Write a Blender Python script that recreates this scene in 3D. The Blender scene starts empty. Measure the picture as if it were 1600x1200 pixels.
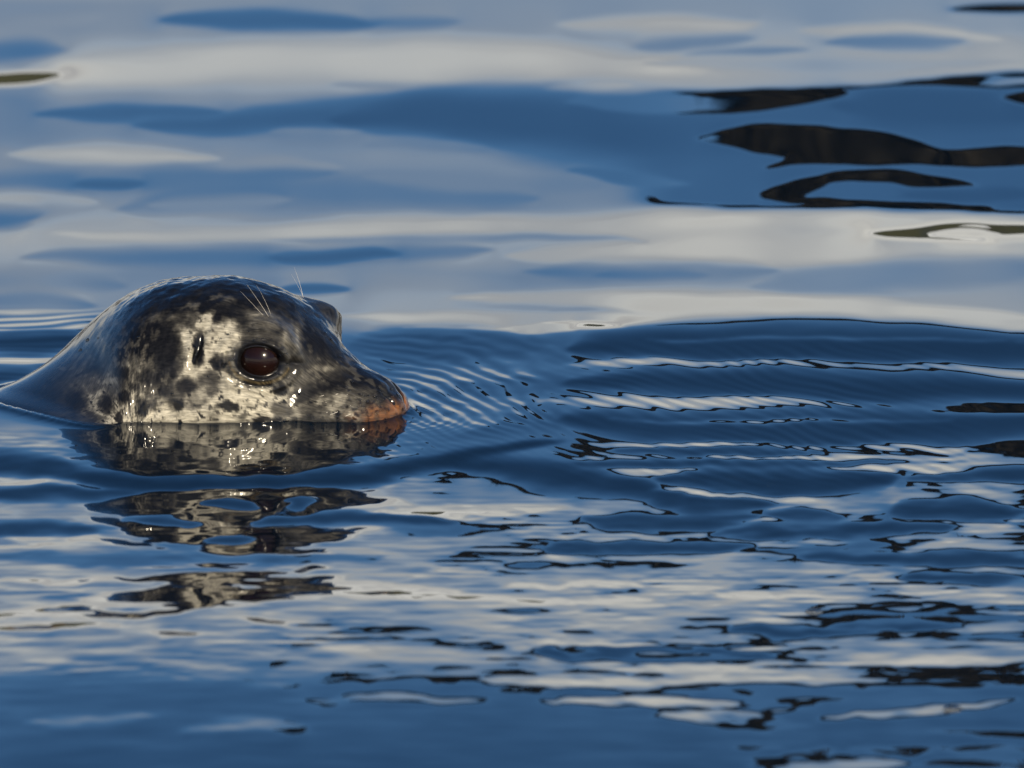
import bpy, math, random
import numpy as np

R = math.radians
SC = bpy.context.scene
COL = SC.collection
rng = np.random.default_rng(7)
random.seed(7)

# ------------------------------------------------------------------ camera
MM = 0.001
PXS = 0.7 / 1600.0                     # metres per photo pixel at the focus distance
PITCH = R(10.0)
DIST = 10.0
AIM = np.array([0.2056, 0.068, 0.0])
CAM = AIM + DIST * np.array([0.0, -math.cos(PITCH), math.sin(PITCH)])
cam_data = bpy.data.cameras.new('camera')
cam_data.sensor_width = 36.0
cam_data.angle = 2 * math.atan(0.35 / DIST)
cam_data.clip_start = 0.1
cam_data.clip_end = 5000.0
cam_data.dof.use_dof = True
cam_data.dof.focus_distance = 9.93
cam_data.dof.aperture_fstop = 16.0
cam = bpy.data.objects.new('camera', cam_data)
cam.location = CAM
cam.rotation_euler = (math.pi / 2 - PITCH, 0, 0)
COL.objects.link(cam)
SC.camera = cam

# ------------------------------------------------------------------ sky, sun, exposure
SUN_EL, SUN_AZ = R(27.0), R(152.0)     # azimuth clockwise from +Y: behind the camera, to its right
world = bpy.data.worlds.new('World')
SC.world = world
world.use_nodes = True
nt = world.node_tree
nt.nodes.clear()


def node(tree, kind, **kw):
    n = tree.nodes.new(kind)
    for k, v in kw.items():
        if k.startswith('i_'):
            n.inputs[k[2:].replace('_', ' ')].default_value = v
        else:
            setattr(n, k, v)
    return n


def mth(tree, op, a, b=None, c=None, clamp=False):
    n = tree.nodes.new('ShaderNodeMath')
    n.operation = op
    n.use_clamp = clamp
    for i, v in enumerate((a, b, c)):
        if v is None:
            continue
        if isinstance(v, (int, float)):
            n.inputs[i].default_value = v
        else:
            tree.links.new(v, n.inputs[i])
    return n.outputs[0]


def maprange(tree, v, a, b, c=0.0, d=1.0, smooth=True):
    n = tree.nodes.new('ShaderNodeMapRange')
    n.interpolation_type = 'SMOOTHSTEP' if smooth else 'LINEAR'
    tree.links.new(v, n.inputs[0])
    for i, x in enumerate((a, b, c, d)):
        if isinstance(x, (int, float)):
            n.inputs[i + 1].default_value = x
        else:
            tree.links.new(x, n.inputs[i + 1])
    return n.outputs[0]


def mixrgb(tree, f, a, b, mode='MIX'):
    n = tree.nodes.new('ShaderNodeMix')
    n.data_type = 'RGBA'
    n.blend_type = mode
    for sock, v in ((n.inputs[0], f), (n.inputs[6], a), (n.inputs[7], b)):
        if isinstance(v, (int, float)):
            sock.default_value = v
        elif isinstance(v, tuple):
            sock.default_value = v
        else:
            tree.links.new(v, sock)
    return n.outputs[2]


sky = node(nt, 'ShaderNodeTexSky', sky_type='NISHITA', sun_disc=False, sun_elevation=SUN_EL,
           sun_rotation=SUN_AZ, altitude=0.0, air_density=0.7, dust_density=0.0, ozone_density=3.0)
hs = node(nt, 'ShaderNodeHueSaturation', i_Saturation=1.2, i_Value=0.92)
nt.links.new(sky.outputs[0], hs.inputs['Color'])
tc = node(nt, 'ShaderNodeTexCoord')
sep = node(nt, 'ShaderNodeSeparateXYZ')
nt.links.new(tc.outputs['Generated'], sep.inputs[0])
el = mth(nt, 'MULTIPLY', mth(nt, 'ARCSINE', sep.outputs[2]), 180 / math.pi)      # elevation in degrees
# low bank of pale cloud all round the horizon, with a wispy upper edge, and thin streaks above
mp = node(nt, 'ShaderNodeMapping')
mp.inputs['Scale'].default_value = (1.0, 1.0, 5.5)
nt.links.new(tc.outputs['Generated'], mp.inputs['Vector'])
n1 = node(nt, 'ShaderNodeTexNoise', i_Scale=9.0, i_Detail=5.0, i_Roughness=0.55, i_Distortion=0.4)
nt.links.new(mp.outputs[0], n1.inputs['Vector'])
n2 = node(nt, 'ShaderNodeTexNoise', i_Scale=2.6, i_Detail=7.0, i_Roughness=0.6, i_Distortion=0.6)
nt.links.new(mp.outputs[0], n2.inputs['Vector'])
edge = mth(nt, 'MULTIPLY_ADD', mth(nt, 'SUBTRACT', n1.outputs[0], 0.5), 2.2, el)
bank = maprange(nt, edge, 5.6, 10.4, 1.0, 0.0)
wisp = mth(nt, 'MULTIPLY', maprange(nt, n2.outputs[0], 0.56, 0.80), maprange(nt, el, 9.0, 30.0, 0.10, 0.5))
cloud = mth(nt, 'MAXIMUM', bank, wisp)
ccol = mixrgb(nt, maprange(nt, n1.outputs[0], 0.3, 0.7), (0.78, 0.78, 0.77, 1), (1.22, 1.20, 1.10, 1))
SKY_STRENGTH = 0.12
csc = node(nt, 'ShaderNodeVectorMath', operation='SCALE')
csc.inputs['Scale'].default_value = 1.0 / SKY_STRENGTH
nt.links.new(ccol, csc.inputs[0])
skymix = mixrgb(nt, cloud, hs.outputs[0], csc.outputs[0])
bg = node(nt, 'ShaderNodeBackground', i_Strength=SKY_STRENGTH)
nt.links.new(skymix, bg.inputs['Color'])
wo = node(nt, 'ShaderNodeOutputWorld')
nt.links.new(bg.outputs[0], wo.inputs[0])

sun_data = bpy.data.lights.new('sun', 'SUN')
sun_data.energy = 5.0
sun_data.angle = R(0.5)
sun_data.color = (1.0, 0.86, 0.64)
sun = bpy.data.objects.new('sun', sun_data)
# a sun lamp shines along its local -Z
sd = np.array([math.sin(SUN_AZ) * math.cos(SUN_EL), math.cos(SUN_AZ) * math.cos(SUN_EL), math.sin(SUN_EL)])
sun.rotation_euler = (math.pi / 2 - SUN_EL, 0, math.pi - SUN_AZ)
sun.location = tuple(sd * 30)
COL.objects.link(sun)

SC.view_settings.view_transform = 'Standard'
SC.view_settings.look = 'None'
SC.view_settings.exposure = 0.0
SC.view_settings.gamma = 1.0
SC.view_settings.use_curve_mapping = False
SC.render.engine = 'CYCLES'
SC.cycles.use_denoising = True
SC.cycles.max_bounces = 8


# ------------------------------------------------------------------ helpers
def project(P):
    """world points (N,3) -> photo pixels"""
    d = P - CAM
    f = np.array([0.0, math.cos(PITCH), -math.sin(PITCH)])
    u = np.array([0.0, math.sin(PITCH), math.cos(PITCH)])
    dep = d @ f
    k = DIST / dep / PXS
    return 800 + d[..., 0] * k, 600 - (d @ u) * k


def ground(px, py):
    """photo pixel -> point of the still water plane"""
    f = np.array([0.0, math.cos(PITCH), -math.sin(PITCH)])
    u = np.array([0.0, math.sin(PITCH), math.cos(PITCH)])
    r = f * DIST + np.array([1.0, 0, 0]) * (px - 800) * PXS - u * (py - 600) * PXS
    t = -CAM[2] / r[2]
    return CAM + r * t


def sstep(a, b, x):
    t = np.clip((x - a) / (b - a), 0, 1)
    return t * t * (3 - 2 * t)


_perm = np.random.default_rng(11).permutation(256)
_grad = np.random.default_rng(12).normal(size=(256, 3))
_grad /= np.linalg.norm(_grad, axis=1)[:, None]


def noise3(x, y, z=None):
    x = np.asarray(x, dtype=np.float64); y = np.asarray(y, dtype=np.float64)
    z = np.zeros_like(x) if z is None else np.asarray(z, dtype=np.float64) + 0 * x
    xi = np.floor(x).astype(np.int64); yi = np.floor(y).astype(np.int64); zi = np.floor(z).astype(np.int64)
    xf, yf, zf = x - xi, y - yi, z - zi
    q = lambda t: t * t * t * (t * (t * 6 - 15) + 10)
    u, v, w = q(xf), q(yf), q(zf)
    out = 0
    for a in (0, 1):
        for b in (0, 1):
            for c in (0, 1):
                h = _perm[(_perm[(_perm[(xi + a) & 255] + yi + b) & 255] + zi + c) & 255]
                g = _grad[h]
                dot = g[..., 0] * (xf - a) + g[..., 1] * (yf - b) + g[..., 2] * (zf - c)
                out = out + dot * (u if a else 1 - u) * (v if b else 1 - v) * (w if c else 1 - w)
    return out * 1.6


def fbm(x, y, z=None, oct=4, gain=0.5):
    s, a = 0, 1.0
    for i in range(oct):
        k = 2.03 ** i
        s = s + a * noise3(x * k + 17.3 * i, y * k + 5.1 * i, None if z is None else z * k)
        a *= gain
    return s


def mesh_from(name, verts, faces, mat=None, smooth=True):
    me = bpy.data.meshes.new(name)
    if isinstance(faces, np.ndarray):
        n = len(faces); k = faces.shape[1]
        me.vertices.add(len(verts)); me.vertices.foreach_set('co', np.asarray(verts, dtype=np.float32).ravel())
        me.loops.add(n * k); me.loops.foreach_set('vertex_index', faces.astype(np.int32).ravel())
        me.polygons.add(n); me.polygons.foreach_set('loop_start', np.arange(0, n * k, k, dtype=np.int32))
        me.update(calc_edges=True)
    else:
        me.from_pydata([tuple(v) for v in verts], [], faces)
        me.update()
    me.polygons.foreach_set('use_smooth', [smooth] * len(me.polygons))
    if mat:
        me.materials.append(mat)
    return me


def link(name, me, parent=None, loc=None):
    o = bpy.data.objects.new(name, me)
    COL.objects.link(o)
    if parent is not None:
        o.parent = parent
    if loc is not None:
        o.location = loc
    return o


def tag(o, label=None, cat=None, group=None, kind=None):
    for k, v in (('label', label), ('category', cat), ('group', group), ('kind', kind)):
        if v:
            o[k] = v
    return o


def grid_faces(nr, nc, wrap=False):
    r = np.arange(nr - 1)[:, None]
    c = np.arange(nc if wrap else nc - 1)[None, :]
    c1 = (c + 1) % nc
    return np.stack([r * nc + c + 0 * r, r * nc + c1, (r + 1) * nc + c1, (r + 1) * nc + c + 0 * r], -1).reshape(-1, 4)


def new_mat(name):
    m = bpy.data.materials.new(name)
    m.use_nodes = True
    t = m.node_tree
    b = t.nodes['Principled BSDF']
    return m, t, b


def tube_mesh(name, pts, radii, mat, sides=6):
    pts = np.asarray(pts, float)
    V, F = [], []
    n = len(pts)
    for i in range(n):
        t = pts[min(i + 1, n - 1)] - pts[max(i - 1, 0)]
        t /= np.linalg.norm(t) + 1e-12
        a = np.cross(t, (0.3, 0.2, 1.0)); a /= np.linalg.norm(a)
        b = np.cross(t, a)
        for k in range(sides):
            an = 2 * math.pi * k / sides
            V.append(pts[i] + radii[i] * (math.cos(an) * a + math.sin(an) * b))
    for i in range(n - 1):
        for k in range(sides):
            k1 = (k + 1) % sides
            F.append((i * sides + k, i * sides + k1, (i + 1) * sides + k1, (i + 1) * sides + k))
    F.append(tuple(range(sides - 1, -1, -1)))
    F.append(tuple((n - 1) * sides + k for k in range(sides)))
    return mesh_from(name, V, F, mat)


# ------------------------------------------------------------------ water
# The water surface is a height field.  WAVES lists its wave forms: for each crest or trough the
# elevation (degrees) of the sky it mirrors toward the viewer, i.e. twice its slope plus the grazing angle.
W_, H_ = 1600, 1200
PAD = 160
yy, xx = np.mgrid[-PAD:H_ + PAD:2, -PAD:W_ + PAD:2].astype(np.float64)

rows = [(-60, 8.3), (0, 8.5), (40, 8.4), (80, 7.6), (110, 7.4), (135, 7.9), (160, 8.8), (200, 8.9), (240, 8.4), (280, 8.7),
        (320, 8.5), (345, 7.6), (365, 7.2), (400, 7.8), (430, 8.5), (460, 8.0), (490, 7.8), (515, 9.0), (545, 11.5), (600, 10.5),
        (660, 10.5), (700, 9.8), (740, 8.9), (800, 8.5), (860, 8.6), (900, 8.2), (950, 8.0), (1000, 8.5), (1040, 9.0), (1056, 9.5), (1072, 12.4),
        (1130, 13.4), (1260, 16.0)]
wx = xx + 26 * fbm(xx / 210, yy / 46, oct=3)
wy = yy + 6.5 * fbm(xx / 190 + 9, yy / 38 + 3, oct=3)
# small wobble for the chop of the lower half
chop = sstep(640, 800, yy) * (1.7 + 0.1 * sstep(600, 900, xx))
wx = wx + chop * 12 * fbm(xx / 55 + 3, yy / 14, oct=3)
wy = wy + chop * 3.0 * fbm(xx / 60 + 31, yy / 13 + 8, oct=3)
E = np.interp(wy + 14 * fbm(xx / 300, yy / 90, oct=2), [r[0] for r in rows], [r[1] for r in rows])


def S(pts, t, e, soft=0.45, p=2.0, op=1.0, halo=True):
    """one lens shaped wave face along a line of (x, y) with half thickness t mirroring elevation e"""
    global E
    P = np.array(pts, float)
    if e >= 12.2 and soft <= .5 and P[:, 1].mean() > 505:        # troughs: steepest in the middle, easing off to the rim
        soft, e, t = .8, e + 9.0, t * (1.1 if P[:, 1].mean() < 735 else 0.92)
    if halo and 505 < P[:, 1].mean() < 1000 and P[0, 0] >= 795 and (e >= 12.2 or (4 < e <= 7.4 and P[:, 1].mean() < 745)):
        h = 6.0 if P[:, 1].mean() < 725 else 2.6
        S([(P[0, 0] + 90, float(np.interp(P[0, 0] + 90, P[:, 0], P[:, 1])))] + [tuple(q) for q in P[1:] if q[0] > P[0, 0] + 100], t + h, BK, .18, p, 1.0, False)
    if P[:, 1].mean() < 480 and (4 < e < 10.3 or e > 11) and P[:, 0].mean() < 1150:
        soft = max(soft, .85)
    x0, x1 = P[0, 0], P[-1, 0]
    if x1 - x0 < 1:
        return
    sl_c = np.where((xx[0] > x0 - 45) & (xx[0] < x1 + 45))[0]
    lo, hi = P[:, 1].min() - 2.2 * t - 25, P[:, 1].max() + 2.2 * t + 25
    sl_r = np.where((yy[:, 0] > lo) & (yy[:, 0] < hi))[0]
    if len(sl_c) == 0 or len(sl_r) == 0:
        return
    s = np.s_[sl_r[0]:sl_r[-1] + 1, sl_c[0]:sl_c[-1] + 1]
    X, Y = wx[s], wy[s]
    # smooth interpolation of the centre line
    xs = np.linspace(x0, x1, 80)
    ys = np.interp(xs, P[:, 0], P[:, 1])
    k = np.hanning(15); k /= k.sum()
    ys = np.convolve(np.pad(ys, 7, mode='edge'), k, 'valid')
    yc = np.interp(X, xs, ys)
    u = np.clip((X - x0) / (x1 - x0), 0, 1)
    th = t * np.maximum(1 - np.abs(2 * u - 1) ** p, 1e-4) ** (0.95 if e == BK and P[:, 1].mean() > 500 else 0.6)
    d = np.abs(Y - yc) / th
    out = np.maximum(x0 - X, X - x1)
    w = (1 - sstep(1 - soft, 1 + soft, d)) * (1 - sstep(-2, 6, out)) * op
    E[s] = E[s] * (1 - w) + e * w


BK = 10.5      # elevation of the dark bough on the right
# --- upper, smooth swell
reg = sstep(940, 1060, wx) * sstep(132, 146, wy + 0.02 * (wx - 1300)) * (1 - sstep(318, 334, wy - 0.015 * (wx - 1300)))
E = E * (1 - reg) + 12.7 * reg
S([(-60, 85), (40, 76), (110, 72)], 18, 9.6)
S([(0, 40), (90, 30), (150, 26)], 10, 8.2)
S([(240, 33), (420, 30), (585, 37)], 14, 11.5, .7)
S([(560, 33), (720, 34)], 9, 9.6, .7)
S([(0, 118), (200, 112), (400, 88), (600, 96), (800, 88), (960, 104), (1110, 108)], 30, 6.6, .6)
S([(500, 130), (700, 135), (1000, 130)], 9, 8.4, .7)
S([(880, 36), (1000, 38), (1175, 40)], 13, 7.0, .6)
S([(1250, 48), (1400, 46), (1580, 62)], 12, 7.0, .6)
S([(990, 72), (1180, 58)], 11, 9.3, .7)
S([(1310, 65), (1530, 66)], 13, 9.4, .7)
S([(1060, 88), (1280, 76)], 8, 9.2, .7)
S([(1000, 100), (1200, 105), (1600, 96)], 10, 8.0, .7)
S([(1490, 18), (1560, 17), (1680, 18)], 9, BK, .25)
S([(-120, 124), (0, 125), (95, 123)], 11, 1.0, .25)
S([(845, 136), (990, 134)], 8, 7.0)
S([(50, 178), (180, 176), (330, 172)], 11, 11.5, .6)
S([(200, 196), (330, 192), (450, 184), (560, 172), (700, 168), (900, 172), (1050, 178)], 20, 12.0, .55)
S([(520, 185), (700, 180), (850, 190), (1000, 212), (1120, 214), (1230, 216)], 44, 14.0, .5, 1.4)
S([(440, 205), (560, 203)], 7, 8.6)
S([(1300, 165), (1400, 165), (1640, 170)], 36, 14.5, .6)
S([(560, 225), (640, 218), (760, 230), (770, 240)], 12, 9.0)
S([(20, 243), (160, 238), (340, 247)], 13, 6.8, .6)
S([(300, 262), (420, 250), (520, 258)], 8, 8.0, .7)
S([(-60, 282), (200, 284), (400, 276), (520, 266)], 18, 9.5, .7)
S([(100, 287), (220, 286)], 7, 11.8, .6)
S([(-60, 312), (60, 312), (140, 318)], 14, 7.4, .6)
S([(180, 330), (350, 298), (600, 300), (850, 312)], 26, 9.4, .7)
S([(240, 322), (340, 320), (450, 312)], 14, 8.4, .6)
S([(560, 276), (760, 285), (930, 292)], 14, 8.8, .7)
S([(-60, 348), (0, 346), (70, 346)], 18, 10.2, .6)
S([(880, 160), (1090, 163), (1200, 160), (1260, 153), (1310, 146)], 16, BK, .2)
S([(1100, 214), (1180, 216), (1240, 224), (1340, 228), (1440, 235), (1480, 240)], 30, BK, .18)
S([(1400, 238), (1520, 246), (1680, 241)], 17, BK, .2)
S([(1195, 265), (1230, 252), (1310, 240)], 10, BK, .25)
S([(880, 266), (980, 279), (1075, 287)], 10, BK, .25)
S([(1190, 310), (1300, 316), (1400, 321), (1560, 325)], 8, BK, .2)
S([(1230, 292), (1300, 280), (1390, 275), (1450, 283), (1540, 291)], 12, BK, .2)
S([(1195, 306), (1240, 298), (1300, 286)], 15, BK, .2)
S([(1400, 302), (1480, 305), (1640, 303)], 10, 14.5, .6)
S([(1290, 305), (1340, 297), (1420, 302)], 7, 12.6, .4)
S([(1400, 126), (1520, 122), (1680, 116)], 7, BK, .2)
S([(1560, 152), (1680, 154)], 13, BK, .2)
S([(90, 368), (350, 367), (600, 354), (900, 352), (1200, 346), (1660, 346)], 17, 6.6, .6)
S([(800, 400), (1000, 396), (1100, 390), (1350, 386), (1660, 388)], 26, 6.7, .6)
S([(420, 372), (700, 374), (950, 368), (1000, 378)], 6, 8.6, .7)
S([(1350, 365), (1450, 362), (1700, 366)], 15, 1.4, .2)
S([(1455, 367), (1500, 365), (1560, 367)], 6, 6, .3)
S([(1540, 374), (1640, 374)], 5, 6, .3)
S([(30, 402), (300, 403), (600, 396), (780, 388)], 17, 9.4, .7)
S([(420, 398), (520, 398), (620, 393)], 8, 12.2, .6)
S([(820, 424), (1000, 430), (1230, 420)], 18, 9.3, .7)
S([(920, 432), (1010, 431), (1100, 431)], 8, 9.9, .6)
S([(1180, 446), (1400, 432), (1660, 420)], 26, 9.0, .7)
S([(440, 452), (560, 451)], 8, 12.2, .6)
S([(-60, 440), (100, 440), (200, 446)], 16, 9.0, .7)
S([(-60, 470), (60, 470), (160, 478)], 14, 9.6, .7)
S([(700, 466), (900, 463), (1050, 476), (1250, 470), (1400, 490), (1660, 496)], 16, 6.6, .6)
S([(860, 488), (1000, 489)], 8, 8.9, .7)
S([(530, 493), (700, 500), (1000, 502), (1300, 503), (1660, 508)], 16, 6.7, .5)
S([(770, 513), (880, 513), (985, 514)], 5.5, 1.2, .25)
S([(630, 513), (720, 512), (800, 513)], 2.8, 1.6, .3)
# --- long wave fronts ahead of the animal
S([(540, 540), (700, 535), (850, 540)], 24, 13.5, .7, 2.0, 1.0, False)
S([(880, 545), (1050, 532), (1200, 541), (1400, 543), (1700, 546)], 28, 14.2, .35)
S([(880, 574), (1020, 560), (1120, 571), (1300, 580), (1700, 582)], 10, 7.3, .6)
S([(640, 618), (800, 606), (900, 598)], 18, 13.5, .7, 2.0, 1.0, False)
S([(880, 600), (1020, 590), (1150, 598), (1300, 605), (1700, 609)], 20, 14.2, .35)
S([(850, 628), (1000, 622), (1150, 632), (1300, 642), (1470, 642), (1600, 637)], 11, 7.2, .55)
S([(700, 668), (800, 660), (900, 656)], 20, 13.5, .7, 2.0, 1.0, False)
S([(860, 656), (1050, 668), (1200, 674), (1400, 668), (1700, 660)], 25, 13.6, .35)
S([(1440, 640), (1560, 640), (1700, 642)], 11, BK, .4)
S([(920, 696), (1100, 698), (1300, 707), (1590, 702)], 7, 6.2, .4)
S([(960, 706), (1200, 707), (1420, 712)], 5, 12.5, .4)
S([(1040, 714), (1300, 718), (1580, 712)], 5, 6.4, .4)
S([(1490, 704), (1570, 700), (1700, 700)], 17, BK, .3)
S([(960, 655), (1200, 660), (1500, 655)], 3, 9.0, .6)
S([(1000, 530), (1250, 528), (1600, 532)], 2.5, 10.4, .6)
S([(900, 724), (1100, 726), (1300, 728), (1420, 722)], 7, 13, .4)
S([(740, 738), (950, 738), (1200, 737), (1420, 730), (1700, 742)], 8, 6.4, .5)
S([(680, 716), (800, 732), (920, 750), (1060, 776)], 21, 15.5, .35, 1.4, 1.0, False)
S([(1030, 752), (1220, 752), (1400, 752)], 21, 15.5, .3)
S([(1010, 776), (1110, 786), (1205, 788)], 16, 14.5, .35)
S([(1000, 765), (1150, 775), (1300, 780)], 4, 6.5, .5)
S([(1430, 748), (1540, 740), (1690, 741)], 10, 12.5, .3)
S([(1500, 760), (1600, 768), (1700, 768)], 5, BK, .3)
S([(1205, 805), (1260, 805), (1312, 806)], 10, 12.6, .3)
S([(1395, 801), (1500, 795), (1592, 804)], 16, 14.0, .3)
S([(900, 814), (1050, 819), (1195, 812)], 12, 12.6, .35)
S([(1130, 834), (1300, 828), (1480, 829)], 11, 12.6, .35)
S([(840, 857), (1000, 855), (1170, 855)], 9, 12.6, .35)
S([(1140, 863), (1350, 856), (1500, 849)], 7, 11.3, .35)
S([(1240, 872), (1450, 875), (1680, 870)], 9, 12.6, .35)
S([(780, 880), (950, 884), (1100, 880)], 7, 11.5, .4)
S([(1395, 906), (1480, 905), (1580, 905)], 6, 12.6, .3)
S([(1000, 900), (1200, 905)], 4, 10.6, .5)
S([(780, 915), (900, 912), (1000, 914)], 2.6, 2.0, .4)
S([(800, 937), (950, 939), (1030, 937)], 4, 2.0, .4)
S([(1070, 929), (1200, 930), (1280, 929)], 2, 2.0, .4)
S([(1270, 955), (1450, 962), (1680, 966)], 9, 11.8, .4)
S([(1310, 947), (1450, 949), (1700, 953)], 8, BK, .25)
S([(1200, 961), (1350, 972), (1520, 974)], 9, BK, .25)
S([(1120, 985), (1300, 985), (1500, 985)], 9, 12.4, .4)
S([(1230, 977), (1400, 990), (1700, 998)], 6, BK, .3)
S([(1145, 999), (1280, 999), (1420, 993)], 4.5, BK, .3)
S([(1205, 1009), (1260, 1011), (1320, 1011)], 4.5, BK, .3)
S([(940, 988), (1000, 988), (1060, 987)], 5, BK, .3)
S([(840, 1020), (1000, 1020), (1200, 1026)], 14, 12.6, .4)
S([(970, 1027), (1060, 1027), (1150, 1030)], 8, BK, .25)
S([(870, 1018), (900, 1019), (950, 1021)], 6, BK, .3)
S([(1180, 1028), (1230, 1031), (1290, 1030)], 6, BK, .3)
S([(700, 1010), (900, 1008), (1150, 1014)], 4, 6.4, .5)
S([(880, 1043), (1080, 1047), (1220, 1049)], 5.5, 6.4, .5)
S([(740, 1064), (1000, 1069), (1250, 1058), (1400, 1066)], 8, 6.4, .5)
S([(1250, 1034), (1450, 1032), (1660, 1040)], 9, 6.4, .5)
S([(1350, 1046), (1430, 1050), (1500, 1056), (1575, 1053)], 11, BK, .25)
S([(1570, 1037), (1680, 1036)], 4, BK, .3)
S([(1440, 1070), (1500, 1072), (1560, 1075)], 6, BK, .3)
S([(940, 1080), (1060, 1083), (1130, 1080), (1190, 1089)], 10, BK, .25)
S([(790, 1082), (860, 1085)], 6, BK, .3)
S([(850, 1098), (1000, 1096), (1180, 1104)], 7, 6.8, .5)
S([(1020, 1116), (1120, 1120), (1220, 1127)], 12, 7.0, .5)
S([(1010, 1108), (1080, 1110), (1150, 1114)], 6, BK, .25)
S([(1100, 1124), (1200, 1132), (1280, 1131)], 11, BK, .25)
S([(1215, 1118), (1250, 1100), (1300, 1089)], 11, BK, .25)
S([(1300, 1120), (1450, 1110), (1600, 1096)], 7, 7.2, .6)
S([(1380, 1115), (1420, 1116), (1460, 1117)], 5, BK, .3)
S([(1445, 1143), (1530, 1148), (1690, 1152)], 9, BK, .25)
S([(1130, 1168), (1180, 1170), (1220, 1172)], 5, BK, .3)
S([(1190, 1204), (1300, 1194), (1430, 1190)], 12, 7.8, .6)
S([(1160, 1196), (1220, 1192), (1300, 1170)], 11, BK, .25)
S([(1320, 1172), (1390, 1172), (1460, 1175)], 6, BK, .3)
S([(1450, 1170), (1530, 1172), (1700, 1174)], 7, BK, .3)
S([(1430, 1196), (1520, 1190), (1700, 1204)], 13, BK, .3)
# --- water in front of the animal: its mirror image broken into bands
S([(-120, 690), (100, 695), (300, 708), (450, 704), (600, 690), (690, 672), (780, 655)], 46, 9.2, .3, 1.4)
S([(-60, 712), (100, 742), (250, 758), (400, 760), (550, 746), (720, 716), (880, 690)], 14, 18, .5, 1.4)
S([(-140, 724), (20, 724), (130, 738)], 14, 15, .5)
S([(-60, 772), (100, 770), (220, 776)], 12, 14, .5)
S([(-60, 752), (80, 752), (200, 764)], 6, 7, .5)
S([(130, 800), (250, 786), (400, 780), (520, 780), (640, 786)], 17, 5.2, .3)
S([(310, 790), (360, 790), (400, 790)], 9, 17, .3)
S([(450, 787), (472, 787), (500, 787)], 8, 17, .3)
S([(130, 812), (250, 832), (400, 850), (520, 842), (580, 828)], 17, 4.6, .3)
S([(100, 840), (180, 846), (260, 858)], 7, 4.6, .3)
S([(370, 860), (450, 864), (540, 866)], 5, 4.4, .3)
S([(180, 812), (260, 815), (300, 822)], 6, 13, .4)
S([(380, 818), (520, 811), (720, 815)], 8, 13.5, .4)
S([(320, 846), (370, 845), (410, 845)], 8, 14, .3)
S([(550, 820), (700, 828), (850, 824)], 8, 12, .5)
S([(-60, 828), (60, 826), (140, 832)], 9, 13, .5)
S([(-60, 872), (100, 872), (300, 880)], 8, 11.5, .5)
S([(280, 872), (400, 876), (600, 870)], 6, 11.5, .5)
S([(600, 795), (750, 792), (900, 798)], 5, 3.0, .4)
S([(170, 904), (260, 911), (410, 902)], 6, 3.2, .3)
S([(230, 922), (300, 918), (380, 922)], 5, 3.2, .3)
S([(130, 938), (250, 938), (380, 932), (480, 916), (620, 926), (740, 936)], 16, 3.0, .3)
S([(340, 940), (370, 940), (410, 940)], 6, 8.4, .4)
S([(-60, 968), (60, 956), (110, 952), (200, 966), (340, 950)], 9, 1.2, .3)
S([(-60, 984), (80, 982), (200, 978)], 5, 1.2, .3)
S([(560, 930), (680, 934), (860, 936)], 5, 1.4, .3)
S([(0, 905), (90, 908), (170, 904)], 4, 1.4, .3)
S([(560, 800), (700, 802), (820, 806)], 4, 1.4, .3)
S([(240, 990), (270, 992), (310, 994)], 5, 2.6, .3)
S([(380, 973), (410, 974), (440, 976)], 4, 2.6, .3)
S([(460, 894), (490, 890), (510, 890)], 6, 3.2, .3)
S([(500, 994), (600, 990), (720, 1002)], 10, 9.7, .6)
S([(-60, 1062), (140, 1050), (360, 1066), (520, 1070)], 13, 9.9, .6)
S([(440, 1030), (560, 1022), (760, 1028)], 8, 7.6, .6)
S([(40, 1132), (130, 1130), (250, 1124)], 9, 8.6, .7)
S([(270, 1150), (380, 1134), (490, 1142)], 12, 8.6, .7)
S([(430, 1096), (560, 1092), (760, 1098)], 7, 8.6, .7)
# --- water behind and left of the animal
S([(-60, 536), (60, 536), (150, 528)], 15, 14, .5)
S([(-60, 566), (40, 565), (110, 560)], 6, 6.5, .5)
S([(-60, 592), (60, 588)], 12, 13, .5)

# slight blur so that no slope jumps
k = np.array([1, 2, 1.0]); k /= k.sum()
for _ in range(2):
    E = np.apply_along_axis(lambda a: np.convolve(np.pad(a, 1, mode='edge'), k, 'valid'), 0, E)
    E = np.apply_along_axis(lambda a: np.convolve(np.pad(a, 1, mode='edge'), k, 'valid'), 1, E)

fine = fbm(xx / 95 + 11 + 0.4 * fbm(xx / 60, yy / 20, oct=2), yy / 5.2, oct=3)
# --- fine ripples: short capillary trains shed by the animal
env = sstep(530, 600, xx) * (1 - sstep(690, 1020, xx)) * sstep(512, 530, yy) * (1 - sstep(660, 760, yy))
E += env * 2.2
core = sstep(600, 650, xx) * (1 - sstep(800, 900, xx)) * sstep(545, 600, yy) * (1 - sstep(650, 680, yy))
E = E - 3.0 * core
m = 0.06 + 0.34 * np.clip((yy - 515) / 140, 0, 1)
jit = 0.75 * fbm(xx / 130, yy / 45, oct=3)
pA = (yy - m * (xx - 560)) / 10.5 + jit
pB = (yy - (m * 0.45 - 0.02) * (xx - 560)) / 13.5 + 0.9 * fbm(xx / 110 + 3, yy / 40, oct=2)
amp = np.clip(0.9 + 0.55 * fbm(xx / 90 + 4, yy / 26, oct=3), 0, 1.6)
amp2 = np.clip(0.4 + 1.3 * fbm(xx / 100 + 14, yy / 30, oct=3), 0, 1.4)
E += env * (2.4 + 4.4 * core) * (amp * np.sin(2 * np.pi * pA) + 0.35 * amp2 * np.sin(2 * np.pi * pB) + 0.10 * fine)
E = np.where((xx < 900) & (yy > 505) & (yy < 800) & (xx > 600), np.maximum(E, 6.0), E)
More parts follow.
